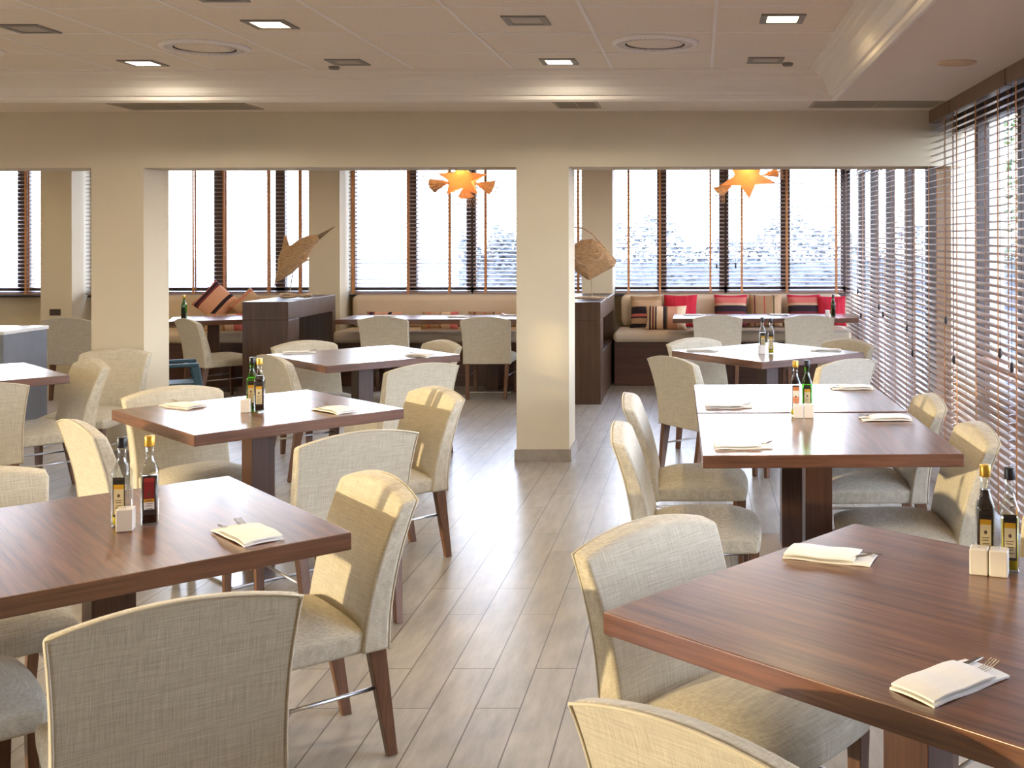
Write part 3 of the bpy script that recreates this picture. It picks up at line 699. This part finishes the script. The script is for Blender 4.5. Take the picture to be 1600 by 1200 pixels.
MB().tube([(P1(452, 0)[0], 0, z1_+0.02), (P1(458, 0)[0], 0, P1(0, 420)[1])], 0.006, 8).build('stand_rod', DRIFT, f1)
st = [(x*0.24+P1(466, 0)[0], -0.10+0.07*math.sin(k*0.9), z1_+0.012+0.03*math.sin(max(0, k-1)*0.5)) for k, x in enumerate([-.95, -.7, -.4, -.1, .2, .5, .8, 1.0])]
ring = [(P1(462, 0)[0]+0.15*math.cos(a), 0.085*math.sin(a), z1_+0.014+0.014*(1+math.cos(a*2+1))) for a in [2*PI*k/16 for k in range(17)]]
MB().tube(ring, 0.014, 8).build('wooden_base', DRIFT, f1, smooth=True)
K2 = 10.6/1711
def P2(px, py): return ((px-925)*K2, 1.54-(py-374)*K2)
f2 = thing('straw_fish_sculpture', 'diamond shaped woven straw fish on a rod, on the right divider cabinet', 'sculpture', ((925-1093)*K2, 10.6, 0))
body = [(881, 398), (890, 387), (896, 382), (906.7, 375), (926, 373), (937, 379), (951, 394), (963, 409), (960, 416), (940, 427), (920, 438), (904, 427), (893, 418), (884, 408)]
MB().puff([P2(*p) for p in body], 0.06).build('fish_body', STRAW, f2)
hp = [P2(*p) for p in ((880, 360), (896, 355), (912, 357), (926, 365), (938, 379), (951, 394), (963, 408))]
MB().tube([(x, 0, z) for x, z in hp], 0.007, 8).build('hoop', DRIFT, f2, smooth=True)
MB().puff([(P2(934, 392)[0]+0.012*math.cos(a), P2(934, 392)[1]+0.010*math.sin(a)) for a in [2*PI*k/10 for k in range(10)]], 0.066).build('eye', mat('brown_eye', (0.12, 0.06, 0.03, 1), 0.5), f2, smooth=True)
gp = [P2(*p) for p in ((896, 398), (905, 411), (920, 415), (934, 408), (942, 398))]
MB().tube([(x, -0.055, z) for x, z in gp], 0.006, 6).build('gill_band', DRIFT, f2, smooth=True)
z2_ = 0.958
MB().tube([(P2(925, 0)[0], 0, z2_+0.02), (P2(924, 0)[0], 0, P2(0, 434)[1])], 0.005, 8).build('stand_rod', DRIFT, f2)
MB().puff([(0.16*math.cos(a)*(1+0.15*math.sin(3*a)), 0.075*math.sin(a)) for a in [2*PI*k/18 for k in range(18)]], 0.016, Matrix.Translation((P2(922, 0)[0], 0, z2_+0.018)) @ Matrix.Rotation(PI/2, 4, 'X')).build('wooden_base', DRIFT, f2, smooth=True)

# ------------------------------------------------------------------ pendant lamps of leaf shells
def shade_mat():
    m = bpy.data.materials.new('glowing_leaf_shade'); m.use_nodes = True; t = m.node_tree; b = t.nodes['Principled BSDF']
    b.inputs['Base Color'].default_value = (0.80, 0.52, 0.28, 1); b.inputs['Roughness'].default_value = 0.6
    tr = t.nodes.new('ShaderNodeBsdfTranslucent'); tr.inputs[0].default_value = (0.95, 0.62, 0.32, 1)
    mx = t.nodes.new('ShaderNodeMixShader'); mx.inputs[0].default_value = 0.55
    t.links.new(b.outputs[0], mx.inputs[1]); t.links.new(tr.outputs[0], mx.inputs[2]); t.links.new(mx.outputs[0], t.nodes['Material Output'].inputs[0])
    return m
SHADE = shade_mat(); SHADED = mat('dried_leaf_shell', (0.50, 0.27, 0.13, 1), 0.7, noise=0.3, nscale=30)
def pendant(px, pz, y, label, variant):
    r = thing('leaf_pendant_lamp', label, 'pendant lamp', (px, y, ZR), 0, 'pendant lamps of orange leaf shells')
    zc = pz-ZR
    MB().tube([(0, 0, zc+0.06), (0, 0, 0)], 0.003, 6).build('cord', CORD, r)
    MB().lathe([(0.05, 0), (0.05, -0.02), (0.01, -0.03)], 16).build('ceiling_rose', WHITE, r, smooth=True)
    bl = MB().lathe([(0.001, zc+0.045), (0.02, zc+0.035), (0.03, zc+0.01), (0.02, zc-0.02), (0.001, zc-0.03)], 14).build('bulb', mat('warm_bulb', (1, 1, 1, 1), 0.3, emit=(1, 0.62, 0.25, 1), estr=10), r, smooth=True)
    ld = bpy.data.lights.new('pendant_light', 'POINT'); ld.energy = 2.5; ld.color = (1, 0.6, 0.25); ld.shadow_soft_size = 0.04
    lo = bpy.data.objects.new('lamp', ld); COL.objects.link(lo); lo.parent = r; lo.location = (0, -0.05, zc+0.09)
    # star shell: five folded points round the bulb
    s = MB(); n = 10; rr = 0.23 if variant == 0 else 0.26
    for layer, yy in ((0, -0.085), (1, 0.085)):
        v = [(0, yy*1.3, zc+0.02)]
        for k in range(n):
            a = 2*PI*k/n + (0.3 if variant == 0 else -0.25)+PI/2*0
            q = rr if k % 2 == 0 else rr*0.42
            v.append((q*math.cos(a), yy*(0.15 if k % 2 == 0 else 0.9), zc+0.02+q*0.72*math.sin(a)))
        s.add(v, [(0, 1+k, 1+(k+1) % n) for k in range(n)])
    o = s.build('star_shell', SHADE, r)
    md = o.modifiers.new('solid', 'SOLIDIFY'); md.thickness = 0.002
    # fans of ribs with a shell, to the sides
    fans = ((-0.17, 0.0, 200, 0.19), (0.17, -0.01, -25, 0.20), (0.03, -0.03, -88, 0.20)) if variant == 0 else ((-0.20, -0.03, 235, 0.17), (0.20, 0.04, 20, 0.12))
    for fx, fz, ang, ln in fans:
        a0 = math.radians(ang); fm = MB(); v = [(fx*0.6, 0, zc+fz)]
        m_ = 10
        for k in range(m_+1):
            a = a0 + math.radians(-34+68*k/m_)
            v.append((fx+ln*0.62*math.cos(a), -0.05*math.sin(k/m_*PI)+ (0.006 if k % 2 else -0.006), zc+fz+ln*0.62*math.sin(a)))
        fm.add(v, [(0, 1+k, 2+k) for k in range(m_)])
        fo = fm.build('fan_shell', SHADED if ang in (200, 235) else SHADE, r); md = fo.modifiers.new('solid', 'SOLIDIFY'); md.thickness = 0.003
        rb = MB()
        for k in range(0, m_+1):
            a = a0 + math.radians(-34+68*k/m_)
            rb.tube([(fx, 0, zc+fz), (fx+ln*math.cos(a), 0.02, zc+fz+ln*math.sin(a))], 0.0028, 5)
        rb.build('fan_ribs', SHADED, fo)
    return r
pendant(-2.08, 2.05, 9.6, 'orange leaf-shell pendant lamp hanging in the middle bay', 0)
pendant(0.42, 2.06, 9.6, 'orange star-shaped pendant lamp hanging in the right bay', 1)

# ------------------------------------------------------------------ blue child seat
cs = thing('child_booster_chair', 'blue plastic child chair with arms beside the left column', 'child chair', (-4.44, 9.35, 0), math.radians(-62))
m = MB(); m.box(-0.17, 0.17, -0.15, 0.16, 0.30, 0.335); m.build('seat', BLUEPL, cs, bev=0.012, seg=3)
MB().box(-0.16, 0.16, -0.19, -0.155, 0.30, 0.60).build('backrest', BLUEPL, cs, bev=0.03, seg=4)
for sx in (-1, 1):
    MB().box(sx*0.19-0.025, sx*0.19+0.025, -0.17, 0.14, 0.475, 0.505).build('armrest', BLUEPL, cs, bev=0.012, seg=3)
    MB().frust((sx*0.20, 0.19, 0), 0.03, 0.025, (sx*0.185, 0.11, 0.475), 0.028, 0.035).build('leg', BLUEPL, cs, bev=0.01)
    MB().frust((sx*0.20, -0.21, 0), 0.03, 0.025, (sx*0.185, -0.15, 0.475), 0.028, 0.035).build('leg', BLUEPL, cs, bev=0.01)
    MB().box(sx*0.192-0.01, sx*0.192+0.01, -0.17, 0.15, 0.24, 0.31).build('side_rail', BLUEPL, cs, bev=0.006)

# ------------------------------------------------------------------ table ware
def label_mat(name, kind):
    m = bpy.data.materials.new(name); m.use_nodes = True; t = m.node_tree; b = t.nodes['Principled BSDF']; b.inputs['Roughness'].default_value = 0.5
    tc = t.nodes.new('ShaderNodeTexCoord'); sp = t.nodes.new('ShaderNodeSeparateXYZ'); t.links.new(tc.outputs['Object'], sp.inputs[0])
    ma = t.nodes.new('ShaderNodeMapRange'); ma.inputs['From Min'].default_value = 0.03; ma.inputs['From Max'].default_value = 0.135
    t.links.new(sp.outputs['Z'], ma.inputs['Value'])
    r = t.nodes.new('ShaderNodeValToRGB'); r.color_ramp.interpolation = 'CONSTANT'
    pals = {'olive': [(0, BLK), (0.06, rgb(205, 190, 150)), (0.72, rgb(200, 150, 30)), (0.84, rgb(25, 20, 20)), (0.95, rgb(40, 30, 25))],
            'red': [(0, BLK), (0.14, rgb(225, 220, 215)), (0.33, rgb(200, 140, 30)), (0.42, rgb(130, 28, 30)), (0.86, rgb(165, 50, 45))],
            'orange': [(0, rgb(190, 90, 60)), (0.2, rgb(215, 140, 100)), (0.55, rgb(235, 210, 190)), (0.8, rgb(200, 120, 60)), (0.95, rgb(150, 80, 40))]}[kind]
    els = r.color_ramp.elements; els[0].position, els[0].color = pals[0]; els[1].position, els[1].color = pals[1]
    for p, c in pals[2:]: els.new(p).color = c
    t.links.new(ma.outputs[0], r.inputs[0]); t.links.new(r.outputs[0], b.inputs['Base Color'])
    return m
LAB = {k: label_mat('bottle_label_'+k, k) for k in ('olive', 'red', 'orange')}
BORDER = mat('label_border', (0.03, 0.02, 0.015, 1), 0.5); PRINT = mat('label_print', (0.10, 0.05, 0.03, 1), 0.6)
def bottle(x, y, ang, glass, liquid, level, cap, lab, label, h=0.245, group='oil and vinegar bottles on the tables', z=0.75):
    r = thing('condiment_bottle', label, 'bottle', (x, y, z), math.radians(ang), group)
    w = 0.0225; k = h/0.245
    prof = [(w*0.9, 0.0), (w, 0.004), (w, 0.142*k), (w*0.97, 0.150*k), (w*0.70, 0.168*k), (0.0125, 0.182*k), (0.0112, 0.190*k), (0.0108, 0.214*k), (0.0125, 0.216*k), (0.0125, 0.222*k)]
    def sq(mb, prof, s=1.0):
        # square section with chamfered corners in the body, round in the neck
        v = []; f = []; n = 24
        for rr, z_ in prof:
            q = 1.0 if rr > 0.0195 else max(0.0, (rr-0.0135)/0.006)
            for i in range(n):
                a = 2*PI*(i+0.5)/n; mx = 1/max(abs(math.cos(a)), abs(math.sin(a)))
                e_ = 1+q*(min(mx, 1.27)-1)
                v.append((rr*s*e_*math.cos(a), rr*s*e_*math.sin(a), z_))
        for i in range(len(prof)-1):
            for j in range(n): f.append((i*n+j, i*n+(j+1) % n, (i+1)*n+(j+1) % n, (i+1)*n+j))
        f.append(tuple(range(n-1, -1, -1))); f.append(tuple((len(prof)-1)*n+j for j in range(n)))
        return mb.add(v, f)
    sq(MB(), prof).build('glass_body', glass, r, smooth=True)
    lv = level*k; lp = [(w*0.82, 0.006)] + [(a*0.88, b) for a, b in prof[1:] if 0.006 < b < lv]
    top = [a*0.88 for a, b in prof if b <= lv][-1]
    if lv > 0.16*k: top = 0.0225*0.6
    lp.append((top, lv)); sq(MB(), lp).build('liquid', liquid, r, smooth=True)
    MB().lathe([(0.0132, 0.217*k), (0.0136, 0.219*k), (0.0136, 0.243*k), (0.0125, 0.245*k), (0.001, 0.245*k)], 18).build('cap', cap, r, smooth=True)
    if lab:
        lm = box(-0.0155, 0.0155, -w-0.0012, -w-0.0004, 0.030*k, 0.138*k).build('front_label', BORDER, r)
        box(-0.0130, 0.0130, -w-0.0018, -w-0.0012, 0.036*k, 0.132*k).build('label_panel', LAB[lab], lm)
        pr = MB(); pr.puff([(0.004*math.cos(a), 0.005*math.sin(a)+0.088*k) for a in [2*PI*q/10 for q in range(10)]], 0.0003, Matrix.Translation((0, -w-0.0020, 0)))
        for q, zz in enumerate((0.074, 0.068, 0.060, 0.054, 0.046)): pr.box(-0.009+0.001*(q % 3), 0.009-0.002*(q % 2), -w-0.0022, -w-0.0017, zz*k, (zz+0.0018)*k)
        pr.build('label_lines', PRINT, lm)
    return r
def shaker(x, y, ang, label, z=0.75):
    r = thing('salt_shaker', label, 'shaker', (x, y, z), math.radians(ang), 'white square salt and pepper shakers')
    MB().box(-0.0215, 0.0215, -0.0215, 0.0215, 0, 0.062).build('shaker_body', WHITE, r, bev=0.004, seg=3)
    mb = MB()
    for a, b in ((0, 0), (0.006, 0), (-0.006, 0), (0, 0.006), (0, -0.006)): mb.lathe([(0.0011, 0.0618), (0.0011, 0.0624)], 8, (a, b))
    mb.build('shaker_holes', BLACKCAP, r)
    return r
def napkin(x, y, ang, label, z=0.75, curl=0.0, L=0.22, W=0.105):
    """a folded paper pocket with a fork and knife; local +x is the end the cutlery sticks out of"""
    r = thing('napkin_pocket', label, 'napkin', (x, y, z), math.radians(ang), 'folded napkins holding cutlery')
    def sheet(x0, x1, w, z0, th, lift):
        mb = MB(); v = []; n = 12
        for i in range(n+1):
            t = i/n; xx = x0+(x1-x0)*t; zz = z0+lift*math.sin(t*PI)+0.0015*math.sin(t*9)
            for sy in (-1, -0.5, 0, 0.5, 1):
                v.append((xx, sy*w/2, zz+0.003*(1-sy*sy))); 
        m_ = len(v); v += [(a, b, max(0.0, c-th)) for a, b, c in v]; f = []
        for i in range(n):
            for j in range(4):
                a = i*5+j; f.append((a, a+5, a+6, a+1)); f.append((m_+a+1, m_+a+6, m_+a+5, m_+a))
        for i in range(n): f.append((i*5, m_+i*5, m_+i*5+5, i*5+5)); f.append((i*5+9, m_+i*5+9, m_+i*5+4, i*5+4))
        for j in range(4): f.append((j, j+1, m_+j+1, m_+j)); f.append((n*5+j+1, n*5+j, m_+n*5+j, m_+n*5+j+1))
        return mb.add(v, f)
    lo = sheet(-L/2, L/2*0.98, W, 0.004, 0.004, curl*0.4).build('lower_fold', PAPER, r, smooth=False)
    sheet(-L/2+0.002, L/2*0.62, W*0.96, 0.0115, 0.0035, 0.002+curl*0.5).build('pocket_fold', PAPER, r)
    # fork
    fk = MB(); zf = 0.0125; x0 = L/2-0.06
    fk.box(-L*0.3, x0-0.01, -0.022, -0.014, zf-0.0035, zf-0.002)
    fk.add([(x0-0.01, -0.022, zf-0.002), (x0-0.01, -0.014, zf-0.002), (x0+0.015, -0.008, zf+0.001), (x0+0.015, -0.028, zf+0.001)], [(0, 1, 2, 3), (3, 2, 1, 0)])
    for k in range(4): 
        yy = -0.0265+k*0.0057; fk.tube([(x0+0.013, yy, zf+0.001), (x0+0.035, yy, zf+0.004), (x0+0.058, yy, zf+0.012)], 0.0013, 5, 0.0009)
    fk.build('fork', CHROME, r)
    kn = MB(); kn.box(-L*0.3, x0, 0.016, 0.024, zf-0.0035, zf-0.001); kn.add([(x0, 0.014, zf-0.002), (x0+0.075, 0.022, zf-0.002), (x0+0.07, 0.030, zf-0.002), (x0, 0.028, zf-0.002), (x0, 0.014, zf), (x0+0.075, 0.022, zf), (x0+0.07, 0.030, zf), (x0, 0.028, zf)],
           [(3,2,1,0),(4,5,6,7),(0,1,5,4),(1,2,6,5),(2,3,7,6),(3,0,4,7)])
    kn.build('knife', CHROME, r)
    return r
# front left table
bottle(-1.602, 3.035, 8, BOTTLE, OIL, 0.035, BLACKCAP, 'olive', 'nearly empty oil bottle with a black cap on the front left table')
bottle(-1.535, 3.055, 22, BOTTLE, VINEGAR, 0.135, GOLDCAP, 'red', 'dark vinegar bottle with a gold cap and red label on the front left table')
shaker(-1.566, 2.985, 18, 'white cube shaker in front of the bottles on the front left table')
napkin(-1.213, 2.930, 135, 'folded napkin with a fork at the right end of the front left table', curl=0.012)
napkin(-2.01, 3.02, 130, 'napkin at the left picture edge on the front left table')
# second left table
bottle(-2.085, 5.10, 10, GREENG, OIL, 0.15, BLACKCAP, 'olive', 'bright green bottle left of the dark one on the second left table')
bottle(-2.032, 5.055, 14, BOTTLE, VINEGAR, 0.165, GOLDCAP, 'olive', 'dark filled bottle with a pale neck on the second left table')
shaker(-2.085, 5.03, 12, 'white cube shaker on the second left table')
napkin(-2.46, 5.21, 150, 'flat folded napkin at the left of the second left table')
napkin(-1.69, 5.06, 140, 'curled napkin at the right of the second left table', curl=0.015)
napkin(-2.80, 7.66, 20, 'napkin at the left of the third left table')
napkin(-1.90, 7.43, 150, 'napkin at the right of the third left table', curl=0.01)
# tilted right table
bottle(0.437, 7.63, 5, BOTTLE, VINEGAR, 0.14, BLACKCAP, 'olive', 'dark bottle on the tilted right table')
bottle(0.492, 7.56, -5, BOTTLE, OIL, 0.06, BLACKCAP, 'olive', 'clear bottle with a little yellow oil on the tilted right table')
shaker(0.425, 7.54, 10, 'white cube shaker on the tilted right table')
napkin(0.02, 7.74, -10, 'napkin at the left corner of the tilted right table')
napkin(0.89, 7.74, 175, 'napkin at the right corner of the tilted right table')
# double table
bottle(0.428, 4.905, 0, BOTTLE, OIL, 0.03, GOLDCAP, 'orange', 'clear bottle with an orange label and gold cap on the double table')
bottle(0.482, 4.925, -3, GREENG, OIL, 0.12, BLACKCAP, 'olive', 'green bottle with a dark label on the double table')
shaker(0.436, 4.845, 0, 'left white cube shaker of the pair on the double table')
shaker(0.4815, 4.845, 0, 'right white cube shaker of the pair on the double table')
napkin(0.135, 5.16, 2, 'napkin on the left of the farther double table')
napkin(0.80, 5.78, 182, 'napkin on the right of the farther double table', curl=0.01)
napkin(0.165, 4.17, 3, 'napkin with sticking cutlery on the left of the nearer double table')
napkin(0.81, 4.79, 182, 'napkin on the right of the nearer double table', curl=0.012)
# front right table
bottle(0.688, 2.643, -12, BOTTLE, VINEGAR, 0.185, GOLDCAP, 'olive', 'full dark vinegar bottle with a gold stopper on the front right table')
bottle(0.738, 2.61, -14, BOTTLE, OIL, 0.125, BLACKCAP, 'olive', 'half full golden oil bottle with a black cap on the front right table')
shaker(0.660, 2.588, -20, 'left white shaker of the pair on the front right table')
shaker(0.702, 2.572, -20, 'right white shaker of the pair on the front right table')
napkin(0.325, 2.72, -20, 'napkin with cutlery near the far corner of the front right table')
napkin(0.445, 1.945, 38, 'white napkin with fork and knife nearest the camera on the front right table', curl=0.004, L=0.21, W=0.10)
# bench tables
bottle(1.375, 11.28, 0, GREENG, VINEGAR, 0.13, BLACKCAP, None, 'small dark green bottle on the right bench table', 0.22)
shaker(1.31, 11.22, 0, 'white shaker on the right bench table')
napkin(-0.05, 11.35, 10, 'napkin on the left of the right bench table')
napkin(0.82, 11.35, 170, 'napkin in the middle of the right bench table')
napkin(-3.25, 11.3, 15, 'napkin on the left of the middle bench table')
napkin(-2.45, 11.15, 5, 'napkin in the middle of the middle bench table')
napkin(-1.95, 11.35, 175, 'napkin on the right of the middle bench table')
bottle(-5.18, 11.0, 0, GREENG, VINEGAR, 0.12, GOLDCAP, None, 'green bottle on the small table behind the left column', 0.24)
napkin(-4.62, 6.55, 10, 'napkin on the table cut by the left picture edge')

# ------------------------------------------------------------------ outside
struct('ground', box(-60, 60, -40, 90, -0.35, -0.1), GROUND)
pv = MB(); pp = [(-60, 12.6), (-2.4, 12.6), (-17, 88), (-60, 88)]  # pale slab added so the left far windows stay bright white
pv.add([(a, b, -0.1) for a, b in pp]+[(a, b, -0.07) for a, b in pp], [(3, 2, 1, 0), (4, 5, 6, 7), (0, 1, 5, 4), (1, 2, 6, 5), (2, 3, 7, 6), (3, 0, 4, 7)])
struct('ground_added_pale_slab', pv, mat('added_pale_slab', (0.55, 0.54, 0.52, 1), 0.8, noise=0.06, nscale=2))
def tree(x, y, H, R, label, seed):
    rnd = random.Random(seed)
    r = thing('garden_tree', label, 'tree', (x, y, -0.1), 0, 'trees and shrubs outside the windows')
    MB().tube([(0, 0, 0), (0.1, 0.05, H*0.35), (0, 0.1, H*0.7)], R*0.10, 8, R*0.03).build('trunk', BARK, r, smooth=True)
    lf = MB(); n = 2600
    for k in range(n):
        while True:
            p = Vector((rnd.uniform(-1, 1), rnd.uniform(-1, 1), rnd.uniform(-1, 1)))
            if 0.25 < p.length < 1: break
        s = R*rnd.uniform(0.03, 0.07)
        q = Matrix.Translation((p.x*R*(1+0.25*math.sin(p.z*5)), p.y*R, H*0.62+p.z*H*0.38)) @ Matrix.Rotation(rnd.uniform(0, 6), 4, 'Z') @ Matrix.Rotation(rnd.uniform(0, 6), 4, 'X')
        lf.add([(-s, 0, 0), (0, -s*0.45, 0), (s, 0, 0), (0, s*0.45, 0)], [(0, 1, 2, 3)], q)
    lf.build('foliage', LEAF, r)
tree(4.6, 15.5, 4.2, 1.2, 'green tree seen through the right blinds beyond the beam', 4)
tree(6.5, 12.5, 3.0, 1.3, 'leafy shrub outside the right blinds', 5)

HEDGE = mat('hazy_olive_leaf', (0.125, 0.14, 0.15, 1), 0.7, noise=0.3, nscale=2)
def hedge_row(x, y, L, H, label, seed):
    rnd = random.Random(seed); r = thing('garden_hedge', label, 'hedge', (x, y, -0.1), 0, 'hedges in the garden')
    core = MB(); core.box(-L/2, L/2, -0.35, 0.35, 0, H*0.45); core.build('inner_branches', HEDGE, r)
    lf = MB()
    for k in range(9000):
        u = rnd.uniform(-1, 1); zz = rnd.random()**0.9; q = H*(0.80+0.17*math.sin(u*9+seed)+0.10*math.sin(u*23))
        s = rnd.uniform(0.05, 0.10)
        lf.add([(-s, 0, 0), (0, -s*0.5, 0), (s, 0, 0), (0, s*0.5, 0)], [(0, 1, 2, 3)], Matrix.Translation((u*L/2, rnd.uniform(-0.5, 0.5), zz*q)) @ Matrix.Rotation(rnd.uniform(0, 6), 4, 'Z') @ Matrix.Rotation(rnd.uniform(0, 6), 4, 'X'))
    lf.build('foliage', HEDGE, r)
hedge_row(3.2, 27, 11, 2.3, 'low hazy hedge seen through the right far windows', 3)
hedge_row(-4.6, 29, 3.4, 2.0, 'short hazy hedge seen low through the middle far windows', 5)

rnd = random.Random(11)  # unseen shrub added to break up the sun patch on the column
sh = thing('added_dapple_shrub', 'added unseen leafy shrub dappling the sun through the slit in the left wall', 'shrub', (XL-0.75, 3.6, -0.1))
MB().tube([(0, -0.1, 0), (0.03, 0.0, 1.0), (0, 0.05, 2.0), (0.05, 0.0, 2.6)], 0.018, 6, 0.006).build('stem', BARK, sh)
lf = MB()
for k in range(110):
    s_ = rnd.uniform(0.03, 0.07)
    lf.add([(-s_, 0, 0), (0, -s_*0.5, 0), (s_, 0, 0), (0, s_*0.5, 0)], [(0, 1, 2, 3)], Matrix.Translation((rnd.uniform(-0.1, 0.1), rnd.uniform(-0.25, 0.25), rnd.uniform(1.4, 2.6))) @ Matrix.Rotation(rnd.uniform(0, 6), 4, 'Z') @ Matrix.Rotation(rnd.uniform(0, 6), 4, 'X'))
lf.build('foliage', LEAF, sh)
